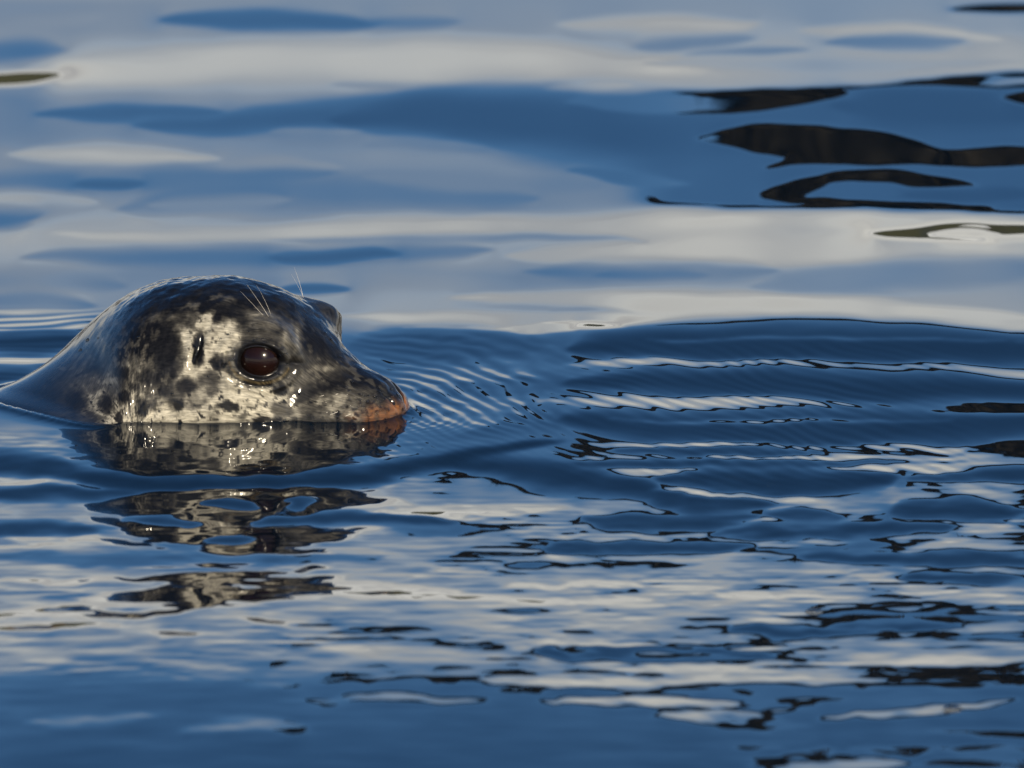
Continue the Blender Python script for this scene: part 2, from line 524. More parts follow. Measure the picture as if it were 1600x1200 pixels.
# tight arcs hugging the muzzle
ra = np.hypot(xx - 596, (yy - 655) * 5.0)
env = sstep(36, 50, ra) * (1 - sstep(90, 190, ra)) * sstep(610, 640, xx)
E += env * 3.0 * np.sin(2 * np.pi * (ra / 17 + 0.5 * fbm(xx / 60, yy / 20, oct=2)))
env = sstep(820, 940, xx) * (1 - sstep(1350, 1600, xx)) * sstep(520, 560, yy) * (1 - sstep(730, 790, yy))
ph = (yy - 0.28 * (xx - 900)) / 12.0 + 1.0 * fbm(xx / 200, yy / 70, oct=2)
E += env * 2.1 * np.sin(2 * np.pi * ph) * (0.7 + 0.9 * fbm(xx / 150 + 9, yy / 50, oct=2))
env = (1 - sstep(120, 320, xx)) * sstep(476, 500, yy) * (1 - sstep(600, 640, yy))
ph = (yy + 0.05 * xx) / 10.0 + 0.8 * fbm(xx / 200 + 7, yy / 30, oct=2)
E += env * 2.6 * np.sin(2 * np.pi * ph)
# faint wrinkles on the reflection right below the animal
env = (1 - sstep(620, 800, xx)) * sstep(664, 690, yy) * (1 - sstep(740, 800, yy))
E += env * (2.6 * fbm(xx / 70 + 2, yy / 7.0, oct=2) + 2.4 * fbm(xx / 42 + 2, yy / 4.6, oct=2))
# chop of the lower half
env = np.maximum(sstep(750, 830, yy), 0.7 * sstep(680, 740, yy) * sstep(780, 950, xx)) * (1 - 0.8 * sstep(1030, 1120, yy))
E += env * (2.0 * fbm(xx / 170 + 40, yy / 13, oct=3) + 3.3 * fine * (0.45 + 0.9 * sstep(-.3, .5, fbm(xx / 260 + 5, yy / 60 + 2, oct=2))))
env = sstep(1040, 1100, yy)
E += env * (1.5 * fbm(xx / 170 + 60, yy / 17, oct=3) + 0.8 * fbm(xx / 90 + 6, yy / 7, oct=2))
def sampleE(px, py):
    fx = np.clip((px + PAD) / 2, 0, E.shape[1] - 1.001)
    fy = np.clip((py + PAD) / 2, 0, E.shape[0] - 1.001)
    i, j = fy.astype(int), fx.astype(int)
    a, b = fy - i, fx - j
    return (E[i, j] * (1 - a) * (1 - b) + E[i + 1, j] * a * (1 - b) + E[i, j + 1] * (1 - a) * b + E[i + 1, j + 1] * a * b)


NXC, NYC = 800, 1150
xc = np.linspace(-0.31, 0.73, NXC)
yc_ = np.linspace(-1.46, 2.12, NYC)
GX, GY = np.meshgrid(xc, yc_)
Hc = np.zeros_like(GX)
dx, dy = xc[1] - xc[0], yc_[1] - yc_[0]
kx = 2 * np.pi * np.fft.fftfreq(2 * NXC, dx)[None, :]
ky = 2 * np.pi * np.fft.fftfreq(2 * NYC, dy)[:, None]
corr = 0.0
for it in range(5):
    P = np.stack([GX, GY, Hc], -1)
    px, py = project(P)
    al = np.arctan2(CAM[2], np.hypot(GY - CAM[1], GX - CAM[0]))
    inside = sstep(-PAD, 0, px) * (1 - sstep(W_ + 5, W_ + PAD, px)) * sstep(-PAD, -5, py) * (1 - sstep(H_ + 5, H_ + PAD, py))
    slope = np.tan((np.radians(sampleE(px, py)) - al) / 2) * inside
    # integrate the slopes to heights (least squares, keeping the sideways slope small)
    Sy = np.zeros((2 * NYC, 2 * NXC))
    src = slope + corr
    Sy[:NYC, :NXC] = src
    Sy[NYC:, :NXC] = -src[::-1]          # mirrored so that the height field closes
    Sy[:, NXC:] = Sy[:, :NXC][:, ::-1]
    F = np.fft.fft2(Sy)
    lam, low = 0.024, 0.3
    Hh = -1j * ky * F / (ky ** 2 + lam * kx ** 2 + low)
    Hc = np.real(np.fft.ifft2(Hh))[:NYC, :NXC]
    near = (np.abs(GY + 0.08) < 0.12) & (np.abs(GX) < 0.16)
    Hc = Hc - Hc[near].mean()
    res = np.zeros((2 * NYC, 2 * NXC))
    res[:NYC, :NXC] = (slope - np.gradient(Hc, dy, axis=0)) * inside
    res = np.real(np.fft.ifft2(np.fft.fft2(res) * np.exp(-0.5 * ((kx * 0.05) ** 2 + (ky * 0.04) ** 2))))[:NYC, :NXC]
    corr = np.clip(corr + 0.8 * res, -0.02, 0.02)
print('water heights mm', Hc.min() * 1000, Hc.max() * 1000)


def outer(n, d0, g):
    return np.cumsum(d0 * g ** np.arange(1, n + 1))


NO = 70
ox, oy = outer(NO, dx, 1.14), outer(NO, dy, 1.125)
xa = np.concatenate([xc[0] - ox[::-1], xc, xc[-1] + ox])
ya = np.concatenate([yc_[0] - oy[::-1], yc_, yc_[-1] + oy])
AX, AY = np.meshgrid(xa, ya)
spx = np.gradient(xa)[None, :]; spy = np.gradient(ya)[:, None]
sp = np.maximum(spx + 0 * AY, spy + 0 * AX)
HA = np.pad(Hc, NO, mode='edge')
ex = np.maximum(np.maximum(xc[0] - AX, AX - xc[-1]), 0)
ey = np.maximum(np.maximum(yc_[0] - AY, AY - yc_[-1]), 0)
out = np.hypot(ex, ey)
HA = HA * np.exp(-out / 0.6)
# the same kind of ripples goes on around the measured patch
ahead = AY > CAM[1] + 1.0
qa, qb = project(np.stack([AX, np.maximum(AY, CAM[1] + 1.0), 0 * AX], -1))
edgew = 1 - ahead * sstep(-520, -5, qa) * (1 - sstep(W_ + 5, W_ + 520, qa)) * sstep(-160, -5, qb) * (1 - sstep(H_ + 5, H_ + 320, qb))
for lamw, amp in ((0.9, 0.0050), (0.55, 0.0032), (0.33, 0.0018), (0.19, 0.0009), (0.11, 0.0004)):
    for q in range(3):
        an = R(90) + rng.normal() * 0.45
        w = 2 * np.pi / (lamw * rng.uniform(.8, 1.25))
        att = np.clip(1.6 - 5 * sp / lamw, 0, 1)
        HA = HA + edgew * att * amp * 0.5 * np.sin(w * (math.cos(an) * AX + math.sin(an) * AY) + rng.uniform(0, 6.28)
                                                   + 1.2 * noise3(AX / lamw / 2.5, AY / lamw / 2.5))

m_water, t, b = new_mat('water')
b.inputs['Base Color'].default_value = (0.003, 0.008, 0.016, 1)
b.inputs['Roughness'].default_value = 0.015
b.inputs['IOR'].default_value = 1.333
at = node(t, 'ShaderNodeAttribute', attribute_name='open_water')
tcw = node(t, 'ShaderNodeTexCoord')
mpw = node(t, 'ShaderNodeMapping')
mpw.inputs['Scale'].default_value = (0.8, 2.0, 1.0)
t.links.new(tcw.outputs['Object'], mpw.inputs['Vector'])
nw = node(t, 'ShaderNodeTexNoise', i_Scale=2.2, i_Detail=4.0, i_Roughness=0.45)
t.links.new(mpw.outputs[0], nw.inputs['Vector'])
bw = node(t, 'ShaderNodeBump', i_Distance=0.03)
t.links.new(nw.outputs[0], bw.inputs['Height'])
t.links.new(mth(t, 'MULTIPLY', at.outputs['Fac'], 0.6), bw.inputs['Strength'])
t.links.new(bw.outputs[0], b.inputs['Normal'])

NR, NC = AX.shape
me = mesh_from('water', np.stack([AX, AY, HA], -1).reshape(-1, 3), grid_faces(NR, NC), m_water)
a = me.attributes.new('open_water', 'FLOAT', 'POINT')
a.data.foreach_set('value', (sstep(0.25, 1.2, out)).astype(np.float32).ravel())
water = tag(link('water', me), kind='structure')


def water_z(x, y):
    i = np.clip(np.searchsorted(yc_, y), 1, NYC - 1); j = np.clip(np.searchsorted(xc, x), 1, NXC - 1)
    return float(Hc[i, j])


# ------------------------------------------------------------------ far shore (only its mirror image is in the picture)
m_shore, t, b = new_mat('shore')
b.inputs['Roughness'].default_value = 0.9
tcs = node(t, 'ShaderNodeTexCoord')
ns = node(t, 'ShaderNodeTexNoise', i_Scale=0.9, i_Detail=8.0, i_Roughness=0.65)
t.links.new(tcs.outputs['Object'], ns.inputs['Vector'])
ss = node(t, 'ShaderNodeSeparateXYZ')
t.links.new(tcs.outputs['Object'], ss.inputs[0])
hz = mth(t, 'MULTIPLY_ADD', mth(t, 'SUBTRACT', ns.outputs[0], 0.5), 3.0, ss.outputs[2])
rock = mixrgb(t, ns.outputs[0], (0.05, 0.035, 0.025, 1), (0.16, 0.10, 0.06, 1))
grass = mixrgb(t, ns.outputs[0], (0.03, 0.04, 0.012, 1), (0.09, 0.085, 0.035, 1))
t.links.new(mixrgb(t, maprange(t, hz, 1.2, 2.2), rock, grass), b.inputs['Base Color'])
sx = np.linspace(-170, 170, 340)
sv = np.linspace(0, 1, 40)
SX, SV = np.meshgrid(sx, sv)
top = 3.3 + 0.9 * fbm(SX / 14, SV * 0, oct=4)
SY = 86 + SV * 60 + 4.0 * fbm(SX / 10, SV * 2 + 4, oct=4)
SZ = -0.6 + (top + 0.6) * sstep(0, 0.16, SV) + 0.5 * fbm(SX / 2.2, SY / 2.2, oct=4) + 2.5 * sstep(.3, 1, SV)
tag(link('shore', mesh_from('shore', np.stack([SX, SY, SZ], -1).reshape(-1, 3), grid_faces(*SX.shape), m_shore)), kind='structure')

m_bark, t, b = new_mat('bark')
b.inputs['Base Color'].default_value = (0.035, 0.025, 0.018, 1)
b.inputs['Roughness'].default_value = 0.9
m_leaf, t, b = new_mat('dark_needles')
b.inputs['Roughness'].default_value = 0.85
oi = node(t, 'ShaderNodeTexCoord')
nl = node(t, 'ShaderNodeTexNoise', i_Scale=1.6, i_Detail=3.0)
t.links.new(oi.outputs['Object'], nl.inputs['Vector'])
t.links.new(mixrgb(t, nl.outputs[0], (0.010, 0.010, 0.006, 1), (0.035, 0.026, 0.012, 1)), b.inputs['Base Color'])

tree = bpy.data.objects.new('pine_tree', None)
tree.location = (9.6, 91.0, 3.0)
COL.objects.link(tree)
tag(tree, 'dark old pine leaning over the far bank, its flat bough mirrored black in the water', 'tree')
TL = np.array([9.6, 91.0, 3.0])
tp = [np.array(p) - TL for p in ((9.6, 91, 2.6), (9.3, 90.9, 6), (8.7, 90.6, 10), (7.9, 90.2, 14), (7.2, 90, 17), (6.9, 90, 18.2))]
link('trunk', tube_mesh('trunk', tp, [.5, .42, .36, .3, .22, .12], m_bark, 10), tree)
for pts, r0 in (([(8.2, 90.3, 13), (6.2, 90, 15.7), (4, 90, 16.8), (2.4, 90, 16.8), (0.6, 90, 16.8)], .2),
                ([(7.9, 90.2, 14), (9.4, 90, 16.3), (12.0, 90, 17.4)], .16),
                ([(7.3, 90, 16.5), (6.0, 91.2, 17.4), (4.4, 91.6, 17.5)], .12),
                ([(7.4, 90, 16.2), (8.6, 89, 17.3), (10.2, 88.6, 17.5)], .12)):
    p = [np.array(q) - TL for q in pts]
    link('limb', tube_mesh('limb', p, np.linspace(r0, .03, len(p)), m_bark, 8), tree)
V, F = [], []
rt = np.random.default_rng(5)
for i in range(14000):
    x = rt.uniform(0.3, 13.2)
    mid = 16.7 + 0.28 * math.sin(x * 1.3) + 0.1 * math.sin(x * 4.1)
    full = min(1.0, (x - 0.2) / 0.9, (13.6 - x) / 1.5)
    c = np.array([x, 90.2 + rt.normal() * 0.8, mid + np.clip(rt.normal(), -1.25, 1.25) * 0.72 * full]) - TL
    s = rt.uniform(.10, .26)
    a = rt.normal(size=3); a /= np.linalg.norm(a)
    bb = np.cross(a, rt.normal(size=3)); bb /= np.linalg.norm(bb)
    n0 = len(V)
    V += [c - a * s, c + bb * s * .45, c + a * s, c - bb * s * .45]
    F.append((n0, n0 + 1, n0 + 2, n0 + 3))
cr = link('crown', mesh_from('crown', V, F, m_leaf, False), tree)

# ------------------------------------------------------------------ the seal
YAW = R(20.0)
# stations along the body, nose last
xlv = np.concatenate([np.linspace(-620, -210, 40)[:-1], np.linspace(-210, 118, 400)[:-1],
                      118 + 23.0 * np.sin(np.linspace(0, np.pi / 2, 70))])
tgrid = np.linspace(-700, 150, 3400)
theta = YAW + (R(-34) - YAW) * (1 - sstep(-150, 20, tgrid))
cxs = np.cumsum(np.cos(theta)) * (tgrid[1] - tgrid[0])
cys = np.cumsum(-np.sin(theta)) * (tgrid[1] - tgrid[0])
i0 = np.argmin(np.abs(tgrid))
cxs -= cxs[i0]; cys -= cys[i0]


def smooth_interp(x, tab):
    tx = np.array([p[0] for p in tab], float); ty = np.array([p[1] for p in tab], float)
    # monotone-ish Hermite spline
    m_ = np.gradient(ty, tx)
    i = np.clip(np.searchsorted(tx, x) - 1, 0, len(tx) - 2)
    h = tx[i + 1] - tx[i]
    s = np.clip((x - tx[i]) / h, 0, 1)
    return ((2 * s ** 3 - 3 * s ** 2 + 1) * ty[i] + (s ** 3 - 2 * s ** 2 + s) * h * m_[i]
            + (-2 * s ** 3 + 3 * s ** 2) * ty[i + 1] + (s ** 3 - s ** 2) * h * m_[i + 1])


ZT = [(-620, -170), (-400, -95), (-250, -40), (-180, -14), (-150, 2.5), (-125, 9.5), (-107, 19), (-92, 32), (-77, 51), (-59, 68.2),
      (-40, 78), (-22, 82.6), (0, 85.1), (23, 84.3), (42, 79.8), (58, 73.4), (70, 64.3), (81.4, 54.5), (95.4, 40.8), (107, 31.3),
      (121, 24), (132.6, 15.5), (138, 10.5), (141.5, 3)]
WD = [(-620, 60), (-400, 120), (-250, 80), (-150, 90), (-100, 90), (-50, 96), (0, 90), (40, 77), (60, 66), (80, 53), (100, 47), (112, 43),
      (122, 39), (130, 32.5), (136, 24), (139.8, 13), (141.5, 1)]
ZB = [(-620, -230), (-400, -330), (-250, -260), (-150, -190), (-100, -150), (-50, -115), (0, -95), (40, -80), (80, -58), (110, -45), (130, -32), (138, -16), (141.5, -2)]
ZC = [(-620, -200), (-400, -210), (-250, -50), (-150, -7), (-100, -9), (-50, -10), (0, -6), (40, -4), (80, -6), (110, -4), (130, -3), (141.5, -1)]
NA = 330
# angles: denser on the upper half
up = np.linspace(R(-22), R(202), 270)
lowr = np.linspace(R(202), R(338), NA - 270 + 2)[1:-1]
ang = np.concatenate([up, lowr])


def seal_surface(features=True):
    X = xlv[:, None] + 0 * ang[None, :]
    zt, w, zb, zc = (smooth_interp(xlv, q)[:, None] for q in (ZT, WD, ZB, ZC))
    c, s = np.cos(ang)[None, :], np.sin(ang)[None, :]
    ex_ = (0.92 + 0.16 * sstep(50, 100, xlv))[:, None]
    Yl = w * np.sign(c) * np.abs(c) ** ex_ - 60.0 * (1 - sstep(-160, -40, X)) * (1 - 0.5 * sstep(-400, -200, -X))
    Z = zc + np.where(s > 0, (zt - zc), (zc - zb)) * np.sign(s) * np.abs(s) ** ex_
    return np.stack([X, Yl, Z], -1)          # local: x forward, y left (away from the viewer), z up


def to_world(L):
    x, y, z = L[..., 0], L[..., 1], L[..., 2]
    cx = np.interp(x, tgrid, cxs); cy = np.interp(x, tgrid, cys); th = np.interp(x, tgrid, theta)
    return np.stack([cx + y * np.sin(th), cy + y * np.cos(th), z], -1) * MM


def grid_normals(Pg):
    du = np.gradient(Pg, axis=0)
    dv = np.roll(Pg, -1, 1) - np.roll(Pg, 1, 1)
    n = np.cross(du, dv)
    n /= np.linalg.norm(n, axis=-1, keepdims=True) + 1e-12
    return -n if n[len(Pg) // 2, 100, 2] < 0 else n


L = seal_surface()
N0 = grid_normals(L)
x, y, z = L[..., 0], np.abs(L[..., 1]), L[..., 2]
EX, EZ = 60.0, 41.0


def g(cx_, cy_, cz_, r, ry=None, rz=None):
    return np.exp(-(((x - cx_) / r) ** 2 + ((y - cy_) / (ry or r)) ** 2 + ((z - cz_) / (rz or r)) ** 2))


D = 6.5 * g(EX + 2, 54, EZ + 5, 22, 24, 20) + 3.5 * g(116, 30, 6, 17, 17, 15) - 3.0 * g(86, 42, 24, 18, 20, 16) \
    + 2.0 * g(-20, 90, 5, 40, 40, 30) + 1.5 * g(125, 8, 18, 10, 9, 9)
D += 7.5 * g(67, 44, 55, 16, 18, 16)
D += 3.5 * g(67, 44, 54, 15, 18, 16) * (L[..., 1] > 0)
# neck folds and slight unevenness
D += (1.1 * fbm(x / 26, y / 26, z / 26, oct=3) + 0.25 * fbm(x / 7, y / 7, z / 7, oct=2)) * sstep(-110, -20, x)
L1 = L + N0 * D[..., None]
# eye centre on the bulged surface (near side is y<0)
near_side = L1[..., 1] < 0
dd = (L1[..., 0] - EX) ** 2 + (L1[..., 2] - EZ) ** 2 + np.where(near_side & (L1[..., 1] < -20), 0, 1e9)
ei = np.unravel_index(np.argmin(dd), dd.shape)
N1 = grid_normals(L1)
eyeP, eyeN = L1[ei].copy(), N1[ei].copy()
eyeN = eyeN / np.linalg.norm(eyeN)
# frame of the eye: forward axis along the lid, slightly slanted
fw = np.array([1.0, 0, -0.10]); fw -= eyeN * (fw @ eyeN); fw /= np.linalg.norm(fw)
upv = np.cross(eyeN, fw); upv *= np.sign(upv[2])
EA, EB = 14.6, 10.4
Lm = L1.copy(); Lm[..., 1] = -np.abs(Lm[..., 1])
rel = Lm - eyeP
a_, b_ = rel @ fw, rel @ upv
rr = np.sqrt((a_ / EA) ** 2 + (b_ / EB) ** 2) + np.where(np.abs(rel @ eyeN) > 22, 9, 0)
D2 = -8.0 * (1 - sstep(0.80, 1.06, rr)) + 1.7 * np.exp(-((rr - 1.24) / 0.14) ** 2) - 1.0 * np.exp(-((rr - 1.62) / 0.12) ** 2) * (b_ < 4) \
    + 0.8 * np.exp(-((rr - 1.9) / 0.15) ** 2)
# inner corner of the eye (tear groove toward the nose)
D2 += -2.0 * np.exp(-(((a_ - 23) / 7) ** 2 + ((b_ - 1 + 0.1 * (a_ - 20)) / 2.0) ** 2))
# ear opening
EARX, EARZ = 19.0, 48.0
De = -3.6 * np.exp(-((x - EARX - 0.12 * (z - EARZ)) / 2.6) ** 2 - ((z - EARZ) / 9.0) ** 2) * (y > 40) \
     + 1.0 * np.exp(-((x - EARX + 5.5) / 2.8) ** 2 - ((z - EARZ) / 11.0) ** 2) * (y > 40)
# nostril slits on the front of the nose
Dn = -3.2 * np.exp(-((y - 10.5 - 0.35 * (z - 12)) / 2.3) ** 2 - ((z - 13) / 5.0) ** 2) * (x > 122)
# rows of follicle dimples on the whisker pads
Df = 0.4 * np.sin(x * 1.25 + z * .5) * np.sin(z * 1.35) * g(114, 36, 8, 20, 22, 16)
L2 = L1 + N1 * (D2 + De + Dn + Df)[..., None]

PW = to_world(L2)
# coat pattern: laid out on the side of the head
Lmir = L2.copy(); Lmir[..., 1] = -np.abs(Lmir[..., 1])
qx, qy = project(to_world(Lmir))
nz = lambda s, o=0, k=4: fbm(x / s + o, y / s, z / s, oct=k)
jx = qx + 12 * nz(16, 3) + 4 * nz(5, 8, 3)
jy = qy + 10 * nz(15, 33) + 4 * nz(5, 38, 3)


def blob(cx_, cy_, rx, ry, soft=0.5, rot=0.0):
    ca, sa = math.cos(R(rot)), math.sin(R(rot))
    ux, uy = jx - cx_, jy - cy_
    r = np.sqrt(((ux * ca + uy * sa) / rx) ** 2 + ((-ux * sa + uy * ca) / ry) ** 2)
    return 1 - sstep(1 - soft, 1 + soft, r)


pale = np.zeros_like(qx)
for bq in ((280, 664, 190, 40, .7), (302, 560, 34, 54, .5), (405, 632, 80, 42, .6), (350, 628, 70, 48, .6), (345, 528, 34, 24, .5), (322, 505, 18, 16, .5)):
    pale = np.maximum(pale, 0.92 * blob(*bq))
for cx_, cy_, rx, ry, so, v in ((410, 500, 34, 16, .7, .55), (455, 528, 18, 26, .6, .60), (500, 578, 22, 9, .6, .6), (160, 600, 60, 30, .8, .55), (185, 628, 85, 34, .7, .62),
                                (150, 530, 18, 9, .6, .5), (172, 505, 12, 6, .6, .45), (215, 570, 22, 14, .7, .6), (400, 528, 40, 10, .7, .35), (530, 640, 80, 26, .6, .50), (500, 628, 26, 12, .6, .68), (470, 596, 30, 16, .7, .45),
                                (300, 480, 12, 5, .7, .4), (345, 470, 20, 5, .7, .35), (250, 500, 30, 8, .8, .25), (388, 575, 46, 34, .6, .5), (470, 580, 60, 22, .8, .35)):
    pale = np.maximum(pale, v * blob(cx_, cy_, rx, ry, so))
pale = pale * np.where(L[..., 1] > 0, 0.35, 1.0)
pale = pale + 0.25 * nz(15, 50) * sstep(0.02, .35, pale) + 0.16 * nz(6, 70, 3) * sstep(0.02, .3, pale) + 0.10 * nz(9, 12)
# broken pale flecks on the dark neck and brow
fk = sstep(0.16, 0.42, nz(7.5, 44, 3)) * np.maximum(np.maximum(blob(190, 590, 130, 70, .7), 0.5 * blob(405, 505, 46, 20, .7)), blob(490, 600, 90, 50, .8))
pale = np.maximum(pale, 0.48 * fk * (L[..., 1] < 10))
dark = np.zeros_like(qx)
jx = qx + 5 * nz(8, 3) + 2.5 * nz(3.5, 8, 2)
jy = qy + 5 * nz(8, 33) + 2.5 * nz(3.5, 38, 2)
for cx_, cy_, rx, ry, so, rot, v in ((311, 545, 8, 27, .4, 0, 1), (223, 640, 10, 15, .4, 15, .95), (195, 621, 9, 9, .5, 0, .9), (187, 651, 8, 9, .5, 0, .9),
                                     (293, 604, 17, 12, .5, -25, .85), (278, 632, 9, 9, .4, 0, .95), (257, 612, 9, 7, .5, 0, .8), (270, 583, 10, 11, .5, 0, .9),
                                     (357, 636, 18, 8, .4, 8, 1), (408, 655, 14, 6, .5, 0, .9), (474, 615, 26, 14, .6, -25, .8), (438, 608, 11, 9, .5, -30, .95),
                                     (193, 583, 12, 12, .6, 0, .8), (262, 550, 24, 34, .6, 0, .95), (115, 628, 20, 20, .6, 0, .85), (166, 632, 12, 14, .6, 0, .8),
                                     (337, 568, 12, 6, .5, 20, .9), (327, 591, 14, 12, .7, 0, .5), (230, 590, 14, 12, .6, 0, .7), (330, 612, 12, 10, .7, 0, .4),
                                     (130, 655, 26, 10, .7, 0, .7), (405, 598, 20, 5, .4, 0, .95), (305, 628, 16, 12, .8, 0, .35), (440, 640, 16, 10, .7, 0, .5),
                                     (430, 655, 12, 5, .6, 0, .9), (240, 632, 8, 10, .6, 0, .6), (208, 605, 9, 7, .6, 0, .7), (150, 575, 14, 12, .6, 0, .6),
                                     (515, 600, 22, 8, .7, 0, .6), (380, 650, 9, 5, .6, 0, .5), (60, 640, 60, 50, .7, 0, .75)):
    dark = np.maximum(dark, v * blob(cx_, cy_, rx, ry, so * .7, rot))
# small random flecks in the pale fur
fl = nz(4.2, 90, 2)
dark = np.maximum(dark, 0.9 * sstep(0.50, 0.60, nz(7.0, 61, 2)) * (qy > 590) * sstep(0.2, .6, pale))
dark = np.maximum(dark, 0.5 * sstep(0.42, 0.62, fl) * sstep(0.2, .6, pale))
val = np.clip(pale, 0, 1) * (1 - dark)
val = np.clip(val, 0, 1)
black = np.array([0.007, 0.007, 0.008]); mid = np.array([0.100, 0.092, 0.075]); paleC = np.array([0.46, 0.425, 0.335])
v = (val ** 1.35)[..., None]
col = np.where(v < 0.45, black + (mid - black) * (v / 0.45), mid + (paleC - mid) * np.clip((v - 0.45) / 0.45, 0, 1))
# rusty stain at the front of the muzzle
rust = np.maximum(0.62 * blob(594, 652, 36, 13, .95), 0.85 * blob(621, 645, 14, 16, .9)) * (0.7 + 0.6 * nz(7, 21))
rust = np.clip(rust, 0, 1)[..., None]
col = col * (1 - rust) + np.array([0.33, 0.125, 0.032]) * rust
# dark wet rims round the eye; black where the ear and nostril hollows are deepest
rim = np.maximum(1 - sstep(1.12, 1.34, rr), 0.9 * np.exp(-((rr - 1.60) / 0.10) ** 2) * (b_ < -9))
rim = np.maximum(rim, np.exp(-(((a_ - 25) / 9) ** 2 + ((b_ - 1) / 3.0) ** 2)))
rim = np.maximum(rim, (-De > 1.2) * 1.0)
rim = np.maximum(rim, (-Dn > 0.8) * 1.0)
col = col * (1 - rim[..., None]) + black * rim[..., None]
lidline = np.exp(-((rr - 1.40) / 0.05) ** 2) * (b_ < -3)
col = col * (1 - .6 * lidline[..., None]) + np.array([.26, .19, .09]) * .6 * lidline[..., None]

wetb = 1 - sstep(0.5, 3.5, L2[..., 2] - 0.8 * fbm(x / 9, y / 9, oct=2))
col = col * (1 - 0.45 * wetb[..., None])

m_fur, t, b = new_mat('wet_fur')
at = node(t, 'ShaderNodeAttribute', attribute_name='coat')
uvn = node(t, 'ShaderNodeUVMap', uv_map='flow')
mpf = node(t, 'ShaderNodeMapping'); mpf.inputs['Scale'].default_value = (0.14, 0.62, 1.0)
t.links.new(uvn.outputs[0], mpf.inputs['Vector'])
nf = node(t, 'ShaderNodeTexNoise', i_Scale=1.0, i_Detail=4.0, i_Roughness=0.6, i_Distortion=0.5)
t.links.new(mpf.outputs[0], nf.inputs['Vector'])
mpg = node(t, 'ShaderNodeMapping'); mpg.inputs['Scale'].default_value = (0.3, 0.75, 1.0)
t.links.new(uvn.outputs[0], mpg.inputs['Vector'])
ng = node(t, 'ShaderNodeTexNoise', i_Scale=0.5, i_Detail=4.0, i_Roughness=0.6)
t.links.new(mpg.outputs[0], ng.inputs['Vector'])
f = mth(t, 'MULTIPLY', maprange(t, nf.outputs[0], .28, .72, .40, 1.5, False), maprange(t, ng.outputs[0], .3, .7, .75, 1.2, False))
vm = node(t, 'ShaderNodeVectorMath', operation='SCALE')
t.links.new(at.outputs['Color'], vm.inputs[0]); t.links.new(f, vm.inputs['Scale'])
t.links.new(vm.outputs[0], b.inputs['Base Color'])
t.links.new(maprange(t, nf.outputs[0], .3, .7,   .42, .62, False), b.inputs['Roughness'])
b.inputs['Specular IOR Level'].default_value = 0.08
b.inputs['Coat Weight'].default_value = 1.0
b.inputs['Coat Roughness'].default_value = 0.10
b.inputs['Coat IOR'].default_value = 1.28
bp = node(t, 'ShaderNodeBump', i_Strength=0.3, i_Distance=0.0007)
t.links.new(nf.outputs[0], bp.inputs['Height'])
t.links.new(bp.outputs[0], b.inputs['Normal'])

nr, nc = PW.shape[:2]
faces = grid_faces(nr, nc, True)
# orientation
v0, v1, v2 = (PW.reshape(-1, 3)[faces[nc * 250 + 120, q]] for q in range(3))
if np.cross(v1 - v0, v2 - v0)[2] < 0:
    faces = faces[:, ::-1]
# blunt ends
verts = np.concatenate([PW.reshape(-1, 3), PW[-1].mean(0)[None], PW[0].mean(0)[None]])
me = bpy.data.meshes.new('seal')
nq = len(faces)
cap1 = np.stack([(nr - 1) * nc + np.arange(nc), (nr - 1) * nc + (np.arange(nc) + 1) % nc, np.full(nc, nr * nc)], -1)
cap0 = np.stack([(np.arange(nc) + 1) % nc, np.arange(nc), np.full(nc, nr * nc + 1)], -1)
tri = np.concatenate([cap1, cap0])
me.vertices.add(len(verts)); me.vertices.foreach_set('co', verts.astype(np.float32).ravel())
me.loops.add(nq * 4 + len(tri) * 3)
me.loops.foreach_set('vertex_index', np.concatenate([faces.ravel(), tri.ravel()]).astype(np.int32))
me.polygons.add(nq + len(tri))
me.polygons.foreach_set('loop_start', np.concatenate([np.arange(nq) * 4, nq * 4 + np.arange(len(tri)) * 3]).astype(np.int32))
me.update(calc_edges=True)
me.polygons.foreach_set('use_smooth', [True] * len(me.polygons))
me.materials.append(m_fur)
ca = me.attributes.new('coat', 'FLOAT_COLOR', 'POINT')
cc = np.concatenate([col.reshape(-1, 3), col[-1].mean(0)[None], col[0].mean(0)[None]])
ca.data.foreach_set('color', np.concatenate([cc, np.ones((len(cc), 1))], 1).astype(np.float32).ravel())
uvl = me.uv_layers.new(name='flow')
uu = np.cumsum(np.concatenate([[0], np.diff(xlv)]))[:, None] + 0 * ang[None, :]
vv = np.cumsum(np.linalg.norm(L2 - np.roll(L2, 1, 1), axis=-1)[340:341].repeat(nr, 0), axis=1)
uvv = np.concatenate([np.stack([uu, vv], -1).reshape(-1, 2), np.zeros((2, 2))])
li = np.empty(len(me.loops), np.int32); me.loops.foreach_get('vertex_index', li)
uvl.data.foreach_set('uv', uvv[li].astype(np.float32).ravel())
seal = link('seal', me)
tag(seal, 'spotted harbour seal swimming with its dark wet head above the water', 'seal')

# the water creeps a few millimetres up the wet fur
ring = PW.reshape(-1, 3)
hz_ = np.array([water_z(p[0], p[1]) if abs(p[2]) < 0.02 else -9.0 for p in ring])
ring = ring[np.abs(ring[:, 2] - hz_) < 0.0012][::2]
jx_ = np.where((xa > -0.32) & (xa < 0.18))[0]; iy_ = np.where((ya > -0.20) & (ya < 0.16))[0]
sub = np.s_[iy_[0]:iy_[-1] + 1, jx_[0]:jx_[-1] + 1]
SX_, SY_ = AX[sub], AY[sub]
dist = np.full(SX_.shape, 9.0)
for q in range(0, len(ring), 40):
    dq = np.hypot(SX_[..., None] - ring[q:q + 40, 0], SY_[..., None] - ring[q:q + 40, 1]).min(-1)
    dist = np.minimum(dist, dq)
HA[sub] += 0.0022 * np.exp(-dist / 0.0045)
water.data.vertices.foreach_set('co', np.stack([AX, AY, HA], -1).astype(np.float32).ravel())
water.data.update()

